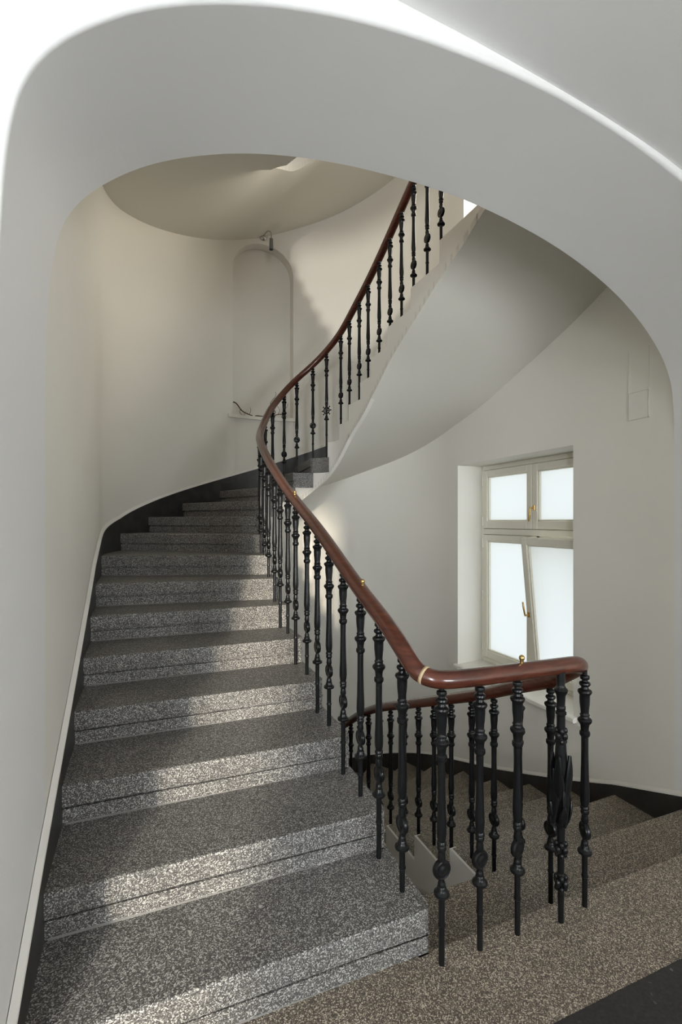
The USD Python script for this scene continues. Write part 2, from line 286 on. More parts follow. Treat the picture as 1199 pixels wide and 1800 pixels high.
obj('floor_lower', box(FX0 - 0.3, FX1, Y_REAR - 0.3, 6.5, Z_LOW - 0.2, Z_LOW), DARKFLOOR, label='floor at the foot of the stairwell', kind='structure')

# ------------------------------------------------------------------ stairs: the plan of every nosing
SKIRT = 0.020
INNER = Path([(.923, 1.2), (.923, 2), (.923, 2.8), (.923, 3.5), (.94, 3.85), (1.0, 4.25), (1.15, 4.64), (1.43, 4.92), (1.63, 4.905), (1.78, 4.75), (1.845, 4.42), (1.865, 4.05), (1.865, 3.5), (1.865, 2.8), (1.865, 1.4)])
OUTER = wall_path(SKIRT)
N_UP = 24
IN_N = [INNER.near(p) for p in [(.923, 1.46), (.923, 1.80), (.923, 2.18), (.923, 2.56), (.923, 2.93), (.923, 3.27), (.923, 3.52), (.935, 3.78), (.965, 4.04), (1.01, 4.29), (1.09, 4.53), (1.23, 4.75), (1.45, 4.935), (1.645, 4.90), (1.78, 4.755), (1.825, 4.56), (1.85, 4.36), (1.86, 4.12), (1.865, 3.90), (1.865, 3.58), (1.865, 3.20), (1.865, 2.82), (1.865, 2.42), (1.865, 2.03), (1.865, 1.96)]]
_oa = lambda deg: tuple(arc(deg, RAD - SKIRT))
OUT_N = [OUTER.near(p) for p in [(XL, 1.46), (XL, 1.80), (XL, 2.18), (XL, 2.56), (XL, 2.93), (XL, 3.31), (XL, 3.67), (XL, 4.17), _oa(21), _oa(38.3), _oa(55.7), _oa(72.9), _oa(90), _oa(106), _oa(122), _oa(138), _oa(155), _oa(171), (XR, 4.07), (XR, 3.62), (XR, 3.22), (XR, 2.83), (XR, 2.42), (XR, 2.03), (XR, 1.96)]]
K = np.arange(1, 26)
def tread_poly(pi, po, si0, si1, so0, so1, din):
    """Plan of a tread between two nosings; din shifts its well end sideways."""
    a = np.linspace(si0, si1, 9); b = np.linspace(so1, so0, 13)
    t = pi.dir(a); A = pi.at(a) - np.stack([-t[:, 1], t[:, 0]], 1) * din; B = po.at(b)
    return np.vstack([A, B])
def loft(polys):
    """Closed solid through plan polygons [(pts, z)] with equal vertex counts."""
    n = len(polys[0][0]); v = np.vstack([np.c_[p, np.full(n, z)] for p, z in polys]); f = []
    for i in range(len(polys) - 1):
        for j in range(n):
            q = [i * n + j, i * n + (j + 1) % n, (i + 1) * n + (j + 1) % n, (i + 1) * n + j]; f += [[q[0], q[1], q[2]], [q[0], q[2], q[3]]]
    for lvl, fl in ((0, True), (len(polys) - 1, False)):
        P = Polygon(polys[lvl][0]); vv, ff = trimesh.creation.triangulate_polygon(P, engine='earcut')
        d = np.linalg.norm(vv[:, None] - polys[lvl][0][None], axis=2).argmin(1); ff = d[ff] + lvl * n
        f += list(map(list, ff))
    m = trimesh.Trimesh(v, f, process=False); m.fix_normals(); return m
def step_mesh(poly, front, z, rise, nose=0.084, back=0.015, deep=None):
    """A terrazzo block: upper slab with a rounded nosing, riser set back under it. front = indices (inner, outer) of the nosing ends."""
    i, o = front; n = len(poly); P0 = poly; nx = (i + 1) % n; pv = (o - 1) % n
    fi = P0[(i + 1) % n] - P0[i] if (i + 1) % n != o else P0[(i - 1) % n] - P0[i]; fo = P0[(o - 1) % n] - P0[o] if (o - 1) % n != i else P0[(o + 1) % n] - P0[o]
    fi, fo = fi / np.linalg.norm(fi), fo / np.linalg.norm(fo)
    def moved(d):
        Q = P0.copy(); Q[i] = Q[i] + fi * d; Q[o] = Q[o] + fo * d; return Q
    top = loft([(moved(0.004), z - nose), (moved(0), z - nose + 0.005), (moved(0), z - 0.010), (moved(0.003), z - 0.003), (moved(0.010), z)])
    g = 0.0135
    if deep is None: lo = lambda z0, z1, d: loft([(moved(d), z0), (moved(d), z1)])
    else:
        def lo(z0, z1, d):
            Q, R = moved(d), moved(d + deep); q = np.array([Q[i], R[i], R[o], Q[o]]); return loft([(q, z0), (q, z1)])
    return cat(top, lo(z - rise + 0.0005, z - nose - g, back), lo(z - nose - g, z - nose, back + 0.016))
def grout(poly, i, o, z):
    """Pale line of grout where a riser meets the tread below."""
    a, b = poly[i], poly[o]; d = (b - a) / np.linalg.norm(b - a); nrm = np.array([-d[1], d[0]]); 
    if nrm[1] < 0 and abs(nrm[1]) > 0.3: nrm = -nrm
    a, b = a + d * 0.02 + nrm * 0.0075, b - d * 0.012 + nrm * 0.0075
    f = lambda p, z: np.array([[p[0], p[1], z]])
    A, B = np.array([[*a, z], [*b, z]]), np.array([[*(a + nrm * 0.006), z], [*(b + nrm * 0.006), z]])
    return ribbon(A, B, A + [0, 0, 0.0008], B + [0, 0, 0.005])

up = thing('staircase', 'grey terrazzo winding stairs rising from the landing along the left wall and round the apse', 'staircase')
for n in range(1, N_UP + 1):
    full_end = n <= 14
    P = tread_poly(INNER, OUTER, IN_N[n - 1], IN_N[n] + (0.03 if n < 24 else 0), OUT_N[n - 1], OUT_N[n] + (0.03 if n < 24 else 0), 0.012 if full_end else -0.014)
    if full_end:                                            # rounded front corner at the well
        c = P[0].copy(); tdir = INNER.dir(IN_N[n - 1]); odir = P[-1] - c; odir /= np.linalg.norm(odir)
        rr = 0.03; P = np.vstack([[c + odir * rr], [c + odir * rr * .3 + tdir * rr * .3], [c + tdir * rr], P[1:]])
        P = np.vstack([P[1:], P[:1]])
        m = step_mesh(P, (len(P) - 1, len(P) - 2), n * RISE, RISE)
    else:
        m = step_mesh(P, (0, len(P) - 1), n * RISE, RISE, nose=0.06, deep=0.10)
    so = obj('step', m, TERRAZZO, up, smooth=35)
    if n <= 9: obj('grout_line', grout(P, len(P) - 1, len(P) - 2, (n - 1) * RISE), GROUT, so, label='pale grout along the foot of the riser')
# white string along the well and the plastered soffit beneath
low_tab = {0: -0.22, 1: -0.06, 3: 0.20, 6: 0.66, 9: 1.12, 11: 1.40, 12: 1.545, 13.3: 1.695, 14: 1.80, 14.85: 1.95, 15.95: 2.143, 17.3: 2.351, 18.9: 2.572, 20.3: 2.846, 21.25: 3.008, 22.05: 3.149, 22.7: 3.249, 23.2: 3.343, 25: 3.55}
out_tab = {0: -0.36, 1: -0.2, 3: 0.12, 6: 0.58, 9: 1.05, 12: 1.50, 14.5: 1.91, 15.4: 2.03, 16.45: 2.17, 17.65: 2.32, 18.75: 2.461, 19.65: 2.562, 20.75: 2.72, 22.3: 2.945, 23.15: 3.107, 25: 3.45}
ZIN = PchipInterpolator(list(low_tab), list(low_tab.values())); ZOUT = PchipInterpolator(list(out_tab), list(out_tab.values()))
LIFT = lambda nn: 0.2 * np.clip((np.asarray(nn) - 8) / 4.5, 0, 1)
def soffit_mesh(n0, n1, dz, thick=0.05, lift=0.0):
    nn = np.linspace(n0, n1, int((n1 - n0) * 6) + 1); A = INNER.at(np.interp(nn, K, IN_N)); t = INNER.dir(np.interp(nn, K, IN_N)); A = A + np.stack([-t[:, 1], t[:, 0]], 1) * 0.0
    B = OUTER.at(np.interp(nn, K, OUT_N)); tb = OUTER.dir(np.interp(nn, K, OUT_N)); B = B + np.stack([-tb[:, 1], tb[:, 0]], 1) * 0.03
    w = np.linspace(0, 1, 15)[None, :, None]; zi, zo = ZIN(nn) + dz + lift * LIFT(nn), ZOUT(nn) + dz
    lo = np.concatenate([A[:, None] * (1 - w) + B[:, None] * w, (zi[:, None] * (1 - w[..., 0]) + zo[:, None] * w[..., 0])[..., None]], -1)
    hi = lo + [0, 0, thick]
    m = cat(grid(lo), grid(hi), grid(np.stack([lo[:, 0], hi[:, 0]], 1)), grid(np.stack([lo[:, -1], hi[:, -1]], 1)), grid(np.stack([lo[0], hi[0]], 1)), grid(np.stack([lo[-1], hi[-1]], 1)))
    m.merge_vertices(); m.fix_normals(); return m
def string_mesh(path, sN, zlow, dz, levels, n0, n1, th=0.04, kk=8, side=1):
    parts = []
    for n in range(n0, n1):
        nn = np.linspace(n, n + 1, kk); s = np.interp(nn, np.arange(1, len(sN) + 1), sN); A = path.at(s); t = path.dir(s); N = np.stack([-t[:, 1], t[:, 0]], 1) * th * side
        z0, z1 = zlow(nn) + dz, np.full(kk, levels(n) + dz)
        c = np.concatenate
        parts.append(ribbon(c([A, z0[:, None]], 1), c([A + N, z0[:, None]], 1), c([A, z1[:, None]], 1), c([A + N, z1[:, None]], 1)))
    return cat(*parts)
obj('string', string_mesh(INNER, IN_N, ZIN, 0, lambda n: n * RISE - (0.001 if n >= 15 else RISE), 1, 25), STRING, up, smooth=35, label='white painted zigzag string along the stairwell')
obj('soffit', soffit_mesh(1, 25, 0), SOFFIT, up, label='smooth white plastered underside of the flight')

# flight above: only its soffit and string can be seen through the arch
above = thing('staircase', 'plastered underside of the next flight curving overhead above the niche', 'staircase')
D_ABOVE = 3.30
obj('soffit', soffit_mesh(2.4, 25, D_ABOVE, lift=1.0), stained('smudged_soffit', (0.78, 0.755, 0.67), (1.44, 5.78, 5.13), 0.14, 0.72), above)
obj('string', string_mesh(INNER, IN_N, lambda nn: ZIN(nn) + LIFT(nn), D_ABOVE, lambda n: n * RISE + 0.25, 3, 25), STRING, above, smooth=35)

# ---------------------------------------------------------------- flight down
down = thing('staircase', 'brown terrazzo stairs winding down to the right below the window', 'staircase')
INNER_D = Path([(1.578, 1.3), (1.578, 2.0), (1.578, 2.8), (1.578, 3.5), (1.57, 3.95), (1.53, 4.2), (1.42, 4.42), (1.25, 4.5), (1.08, 4.42), (.97, 4.2), (.93, 3.95), (.923, 3.5), (.923, 2.8), (.923, 1.9)])
OUTER_D = Path(OUTER.P[::-1], curve=False)
ID = [INNER_D.near(p) for p in [(1.578, 1.475), (1.578, 1.88), (1.578, 2.29), (1.578, 2.665), (1.578, 3.05), (1.578, 3.35), (1.578, 3.62), (1.574, 3.88)]]
OD = [OUTER_D.near(p) for p in [(XR, 1.475), (XR, 1.88), (XR, 2.33), (XR, 2.70), (XR, 3.10), (XR, 3.51), (XR, 3.98), _oa(174)]]
while len(ID) < 17: ID.append(ID[-1] + 0.235); OD.append(OD[-1] + 0.46)
def landing_plan(y): return np.array([(XL, 1.12), (XR - SKIRT, 1.12), (XR - SKIRT, y), (0.932, y), (0.932, 1.56), (XL, 1.56)])
obj('step', cat(loft([(landing_plan(1.459), -RISE), (landing_plan(1.459), -0.092)]), loft([(landing_plan(y), z) for y, z in ((1.475, -0.092), (1.475, -0.01), (1.472, -0.003), (1.465, 0.0))])), TERRAZZO_B, down, label='broad terrazzo landing edge')
for k in range(1, 15):
    P = tread_poly(INNER_D, OUTER_D, ID[k - 1] - 0.03, ID[k], OD[k - 1] - 0.03, OD[k], 0.014)
    if k == 1: P = np.array([(0.935, 1.445), (0.935, 1.88), (XR - SKIRT, 1.88), (XR - SKIRT, 1.445)]); m = step_mesh(P, (1, 2), -k * RISE, RISE)
    else: m = step_mesh(P, (8, 9), -k * RISE, RISE)
    obj('step', m, TERRAZZO_B, down, smooth=35)
kd = np.arange(1, len(ID) + 1)
zlow_d = lambda nn: -(np.asarray(nn) - 1) * RISE - 0.36
obj('string', cat(string_mesh(INNER_D, ID, zlow_d, 0, lambda n: -n * RISE - 0.001, 2, 15, side=-1) if True else None), STRING, down, smooth=35, label='white painted zigzag string along the stairwell')
nn = np.linspace(2, 15.5, 80); A = INNER_D.at(np.interp(nn, kd, ID)); B = OUTER_D.at(np.interp(nn, kd, OD)); w = np.linspace(0, 1, 9)[None, :, None]
lo = np.concatenate([A[:, None] * (1 - w) + B[:, None] * w, np.repeat(zlow_d(nn)[:, None, None], 9, 1)], -1); hi = lo + [0, 0, 0.05]
m = cat(grid(lo), grid(hi), grid(np.stack([lo[:, 0], hi[:, 0]], 1)), grid(np.stack([lo[:, -1], hi[:, -1]], 1)), grid(np.stack([lo[0], hi[0]], 1)), grid(np.stack([lo[-1], hi[-1]], 1)))
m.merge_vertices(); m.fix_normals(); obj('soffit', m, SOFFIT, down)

# ---------------------------------------------------------------- plinths along the walls
def plinth(path_in, s, ztop, drop, side, name, label):
    """Dark skirting along a wall, with a narrow white ledge on top. path_in lies on the skirting's face."""
    A = path_in.at(s); t = path_in.dir(s); N = np.stack([-t[:, 1], t[:, 0]], 1) * (SKIRT - 0.002) * side; c = lambda P, z: np.concatenate([P, np.reshape(z, (-1, 1))], 1)
    b = thing(name, label, None, kind='structure')
    obj('plinth', ribbon(c(A, ztop - drop), c(A + N, ztop - drop), c(A, ztop), c(A + N, ztop)), PLINTH, b, smooth=35)
    E = -N * 0.12
    obj('ledge', ribbon(c(A + E, ztop + 0.0005), c(A + N, ztop + 0.0005), c(A + E * 0.3, ztop + 0.010), c(A + N, ztop + 0.026)), CAP, b, smooth=35, label='white painted ledge on the plinth')
s_up = np.arange(OUTER.near((XL, 1.46)) - 0.12, OUT_N[22], 0.03); n_up = np.interp(s_up, [OUT_N[0] - 0.4] + list(OUT_N), [0] + list(K))
plinth(OUTER, s_up, n_up * RISE + np.interp(n_up, [0, 5, 9, 24], [0.100, 0.105, 0.135, 0.13]), 0.42, 1, 'baseboard_left', 'dark stone plinth climbing beside the left flight and round the apse')
s_dn = np.arange(OUTER_D.near((XR, 1.9)) - 0.4, OD[13], 0.03); n_dn = np.interp(s_dn, OD, np.arange(len(OD)))
plinth(OUTER_D, s_dn, -n_dn * RISE + np.interp(n_dn, [0, 3, 8, 14], [0.06, 0.065, 0.10, 0.10]), 0.42, -1, 'baseboard_right', 'dark stone plinth beside the descending stairs under the window')

# ---------------------------------------------------------------- railing
rail = thing('stair_railing', 'mahogany handrail on black cast iron balusters following both flights and the landing', 'railing')
RL = INNER.off(0.045)
sL, zL = np.array([0.31, 0.40, 0.71, 0.97, 1.29, 1.72, 2.05, 2.37, 2.63, 3.03, 3.38, 3.54, 3.66, 3.84, 3.95, 4.06, 4.16, 4.37, 4.70, 5.16, 5.58, 5.86, 6.9]), \
         np.array([1.005, 1.058, 1.191, 1.308, 1.455, 1.632, 1.781, 1.935, 2.06, 2.235, 2.42, 2.545, 2.64, 2.80, 2.92, 3.035, 3.125, 3.30, 3.485, 3.70, 3.895, 4.036, 4.50])
ZR = CubicSpline(sL, zL)
su = np.arange(0.33, 6.6, 0.03); zu = ZR(su)
for _ in range(6): zu[1:-1] = 0.5 * zu[1:-1] + 0.25 * (zu[:-2] + zu[2:])
up_pts = np.c_[RL.at(su), zu]
XD = 1.645
dY = np.array([1.592, 1.871, 2.083, 2.446, 2.844, 3.359, 3.677, 3.945]); dZ = np.array([0.826, 0.702, 0.605, 0.451, 0.292, 0.075, -0.095, -0.262])
RD = INNER_D.off(-0.067)
sd = np.arange(RD.near((XD, 1.62)), RD.near((0.86, 4.0)), 0.03); s_ref = [RD.near((XD, y)) for y in dY] + [RD.near((1.25, 4.56)), RD.near((0.86, 4.0)) + 0.1]
zd = PchipInterpolator(s_ref, list(dZ) + [-0.72, -1.15])(sd)
down_pts = np.c_[RD.at(sd), zd]
bend = [(1.642, 1.545, 0.862), (1.628, 1.48, 0.905), (1.590, 1.432, 0.938), (1.53, 1.413, 0.950), (1.40, 1.409, 0.953), (1.25, 1.408, 0.955), (1.10, 1.408, 0.957), (0.99, 1.410, 0.960), (0.935, 1.418, 0.963), (0.900, 1.440, 0.970), (0.882, 1.478, 0.985)]
R3 = np.vstack([down_pts[::-1], bend, up_pts])
t = np.r_[0, np.cumsum(np.linalg.norm(np.diff(R3, axis=0), axis=1))]; tt = np.arange(0, t[-1], 0.012)
R3 = np.stack([PchipInterpolator(t, R3[:, i])(tt) for i in range(3)], 1)
for _ in range(4): R3[1:-1] = 0.5 * R3[1:-1] + 0.25 * (R3[:-2] + R3[2:])
hand = obj('handrail', sweep(R3, 0.034, 0.031, k=20), WOOD, rail, smooth=True, label='polished mahogany handrail')
def rail_under(x, y, z=None):
    d = np.hypot(R3[:, 0] - x, R3[:, 1] - y)
    if z is not None: d = d + 0.15 * np.abs(R3[:, 2] - z)
    return R3[d.argmin(), 2] - 0.029
def ring_at(i, w=0.006):
    return sweep(R3[i:i + 2] if w < 0.012 else R3[i:i + 3], 0.0352, 0.0322, k=20)
j = np.argmin(np.abs(R3[:, 0] - 0.905) + np.abs(R3[:, 1] - 1.447))
obj('joint_ring', ring_at(j), simple('pale_joint_filler', (0.55, 0.42, 0.25), 0.5), hand, smooth=True, label='pale filled joint in the handrail')
STUD = lathe([(0.0065, 0), (0.0065, 0.012), (0.0095, 0.016), (0.0105, 0.022), (0.008, 0.028), (0.003, 0.031)], 14)
for (x, y, z) in ((0.879, 1.92, 1.2), (0.878, 2.93, 1.63), (1.284, 1.408, 0.955)):
    i = np.linalg.norm(R3 - [x, y, z], axis=1).argmin(); m = STUD.copy(); m.apply_translation(R3[i] + [0, 0, 0.028]); obj('stud', m, BRASS, hand, smooth=40, label='small brass stud on the handrail')

# baluster, measured down from the rail; the plain spike at its foot takes up the difference in length
def baluster(x, y, z0, z1, ang, kind='disc'):
    """z0 foot, z1 underside of the rail, ang the direction of the rail in plan."""
    L = z1 - z0; z = lambda d: L - d
    prof = [(0.0085, z(-0.012)), (0.0085, z(0.004)), (0.0155, z(0.008)), (0.0165, z(0.014)), (0.0155, z(0.020)), (0.010, z(0.024)), (0.0105, z(0.030)), (0.018, z(0.034)), (0.0195, z(0.040)), (0.017, z(0.046)), (0.0115, z(0.050)),
            (0.013, z(0.058)), (0.0225, z(0.064)), (0.0245, z(0.070)), (0.0215, z(0.077)), (0.0175, z(0.083)), (0.0180, z(0.095)), (0.0172, z(0.115)), (0.0148, z(0.140)), (0.0138, z(0.152)), (0.0145, z(0.156)), (0.0170, z(0.160)), (0.0150, z(0.164)), (0.0160, z(0.170)), (0.0235, z(0.177)), (0.0245, z(0.183)), (0.0215, z(0.190)), (0.0155, z(0.198)),
            (0.0138, z(0.210)), (0.0135, z(0.222)), (0.0175, z(0.226)), (0.0180, z(0.236)), (0.0165, z(0.241)), (0.0122, z(0.247)), (0.0122, z(0.30)), (0.0130, z(0.36)), (0.0145, z(0.42)), (0.0160, z(0.46)), (0.0165, z(0.485)), (0.0150, z(0.503)), (0.0125, z(0.515)),
            (0.0150, z(0.519)), (0.0155, z(0.526)), (0.0125, z(0.530)), (0.0145, z(0.536)), (0.0140, z(0.544)), (0.0105, z(0.549)), (0.0115, z(0.560)), (0.0130, z(0.572)), (0.0100, z(0.584)), (0.0085, z(0.60)), (0.0085, z(0.650)), (0.0110, z(0.655)), (0.0125, z(0.662)), (0.0120, z(0.668)), (0.0145, z(0.672)), (0.0150, z(0.679)), (0.0180, z(0.684)), (0.0240, z(0.689)), (0.0252, z(0.694)), (0.0235, z(0.699)), (0.0125, z(0.704)), (0.0100, z(0.708))]
    leg = L - 0.708
    prof += [(0.0098, z(0.708 + 0.36 * leg)), (0.0118, z(0.708 + 0.37 * leg + 0.003)), (0.0118, z(0.708 + 0.37 * leg + 0.009)), (0.0096, z(0.708 + 0.37 * leg + 0.012)), (0.0094, 0.0)]
    prof = [(r * 1.08, h) for r, h in prof]
    body = lathe(prof[::-1], 20, [(z(0.505), z(0.25), 8, 0.0018), (z(0.150), z(0.088), 8, 0.0015)])
    zc = z(0.612); parts = [body]
    if kind == 'disc':
        a = np.arange(28) * 2 * np.pi / 28
        disc = lathe([(0.004, -0.0125), (0.010, -0.012), (0.014, -0.009), (0.020, -0.008), (0.025, -0.0105), (0.0285, -0.009), (0.0305, -0.004), (0.0305, 0.004), (0.0285, 0.009), (0.025, 0.0105), (0.020, 0.008), (0.014, 0.009), (0.010, 0.012), (0.004, 0.0125)], 28)
        disc.apply_transform(trimesh.transformations.rotation_matrix(np.pi / 2, [1, 0, 0])); disc.vertices[:, [0, 2]] *= 1.1
        disc.apply_translation((0, 0, zc)); parts.append(disc)
    elif kind == 'wheel':
        rim = trimesh.creation.torus(0.034, 0.0055, major_sections=28, minor_sections=8); hub = trimesh.creation.icosphere(2, 0.013); w = [rim, hub]
        for q in range(8):
            sp = trimesh.creation.cylinder(0.0038, segment=[(0, 0, 0), (0.052 * np.cos(q * np.pi / 4), 0.052 * np.sin(q * np.pi / 4), 0)], sections=8); w.append(sp)
            w.append(ellipsoid((0.054 * np.cos(q * np.pi / 4), 0.054 * np.sin(q * np.pi / 4), 0), (0.0075,) * 3, 1))
        w = cat(*w); w.apply_transform(trimesh.transformations.rotation_matrix(np.pi / 2, [1, 0, 0])); w.apply_translation((0, 0, zc + 0.01)); parts.append(w)
    m = cat(*parts)
    return rotz(m, ang, (x, y, z0))
def put(s, path, zbase, kind='disc', d=0.0, label=None):
    p = path.at(s); t = path.dir(s); zr = rail_under(p[0], p[1], zbase + 0.9)
    obj('baluster', baluster(p[0], p[1], zbase, zr, math.atan2(t[1], t[0]) + d, kind), IRON, rail, smooth=35, label=label)
IN_RL = [RL.near(INNER.at(s)) for s in IN_N]
LEFT_Y = [1.565, 1.758, 1.942, 2.139, 2.329, 2.513, 2.694, 2.912, 3.083, 3.27, 3.43, 3.63, 3.80, 4.03]
S_UP = [RL.near((0.878, y)) for y in LEFT_Y] + [3.08, 3.27, 3.45, 3.68, 3.884, 4.036, 4.208, 4.368, 4.588, 4.768, 4.976, 5.156, 5.376, 5.58, 5.78, 5.968, 6.16, 6.336]
for i, s in enumerate(S_UP):
    n = int(np.searchsorted(IN_RL, s - 0.001)); wheel = abs(s - 4.368) < 0.01
    put(s, RL, n * RISE, 'wheel' if wheel else 'disc', label='black cast iron baluster with a spoked rosette' if wheel else None)
ID_RD = [RD.near(INNER_D.at(s)) for s in ID]
DOWN_Y = [1.63, 1.821, 2.002, 2.182, 2.366, 2.55, 2.735, 2.913, 3.11, 3.282, 3.481, 3.655, 3.832]
for s in [RD.near((XD, y)) for y in DOWN_Y] + [RD.near((XD, 3.832)) + 0.19 * q for q in range(1, 6)]:
    k = int(np.searchsorted(ID_RD, s)); put(s, RD, -k * RISE)
for x, dd in ((0.940, 0.0), (1.098, 0.1), (1.265, 0.25)):
    obj('baluster', baluster(x, 1.410, 0.0, rail_under(x, 1.41), 0.06 + dd), IRON, rail, smooth=35)
obj('baluster', baluster(1.600, 1.413, 0.0, rail_under(1.600, 1.425), 1.15), IRON, rail, smooth=35)

# ornate post on the landing: a stout stem wrapped in curling leaves
def leaf(p0, p1, out, width, curl=0.0, thick=0.006):
    """A pointed leaf from p0 to p1 that bows outward by the vector out and curls at its tip."""
    t = np.linspace(0, 1, 12)[:, None]; p0, p1, out = map(np.asarray, (p0, p1, out))
    C = p0 * (1 - t) + p1 * t + out * np.sin(np.pi * np.minimum(t * 0.75, 1)) + out * curl * np.maximum(t - 0.7, 0) * 2
    wd = width * np.sin(np.pi * np.clip(t[:, 0] * 0.93 + 0.05, 0, 1)) ** 0.8 + 0.002
    o = out / np.linalg.norm(out); return sweep(C, wd, np.full(12, thick), k=10, up=tuple(o))
nx, ny = 1.455, 1.372; zr = rail_under(nx, 1.41) + 0.004
post = [lathe([(0.0105, 0), (0.012, 0.16), (0.017, 0.17), (0.017, 0.18), (0.012, 0.185), (0.014, 0.30), (0.017, 0.45), (0.023, 0.52), (0.024, 0.58), (0.019, 0.66), (0.0155, 0.72), (0.0150, 0.775), (0.0195, 0.78), (0.0195, 0.788), (0.015, 0.792), (0.017, 0.80), (0.017, 0.808), (0.0145, 0.812), (0.0165, 0.85), (0.023, 0.862), (0.025, 0.870), (0.018, 0.880), (0.014, 0.888), (0.0165, zr - 0.02), (0.0155, zr + 0.01)], 20)]
for q in range(4):
    a = q * np.pi / 2 + 0.15; e = np.array([math.cos(a), math.sin(a), 0]); b = a + np.pi / 4; g = np.array([math.cos(b), math.sin(b), 0]); tw = np.array([-e[1], e[0], 0])
    post.append(leaf(e * 0.014 + [0, 0, 0.43], e * 0.018 + tw * 0.014 + [0, 0, 0.63], e * 0.012, 0.018, thick=0.007))
    post.append(leaf(e * 0.013 + [0, 0, 0.55], e * 0.016 - tw * 0.012 + [0, 0, 0.37], e * 0.011, 0.017, thick=0.007))
    post.append(leaf(g * 0.014 + [0, 0, 0.46], g * 0.021 - tw * 0.010 + [0, 0, 0.57], g * 0.012, 0.013, thick=0.006))
    post.append(leaf(g * 0.014 + [0, 0, 0.36], g * 0.020 + tw * 0.010 + [0, 0, 0.45], g * 0.012, 0.012, thick=0.006))
    for zc, rr in ((0.275, 0.017), (0.150, 0.018), (0.700, 0.016)):
        post.append(ellipsoid(e * rr + [0, 0, zc], (0.011, 0.011, 0.016), 2)); post.append(ellipsoid(g * (rr - 0.003) + [0, 0, zc - 0.022], (0.009, 0.009, 0.012), 1))
        post.append(ellipsoid(g * (rr - 0.002) + [0, 0, zc + 0.018], (0.010, 0.010, 0.013), 1))
m = cat(*post); m.apply_translation((nx, ny + 0.02, 0)); obj('newel_post', m, IRON, rail, smooth=40, label='black cast iron post wrapped in curling leaves')

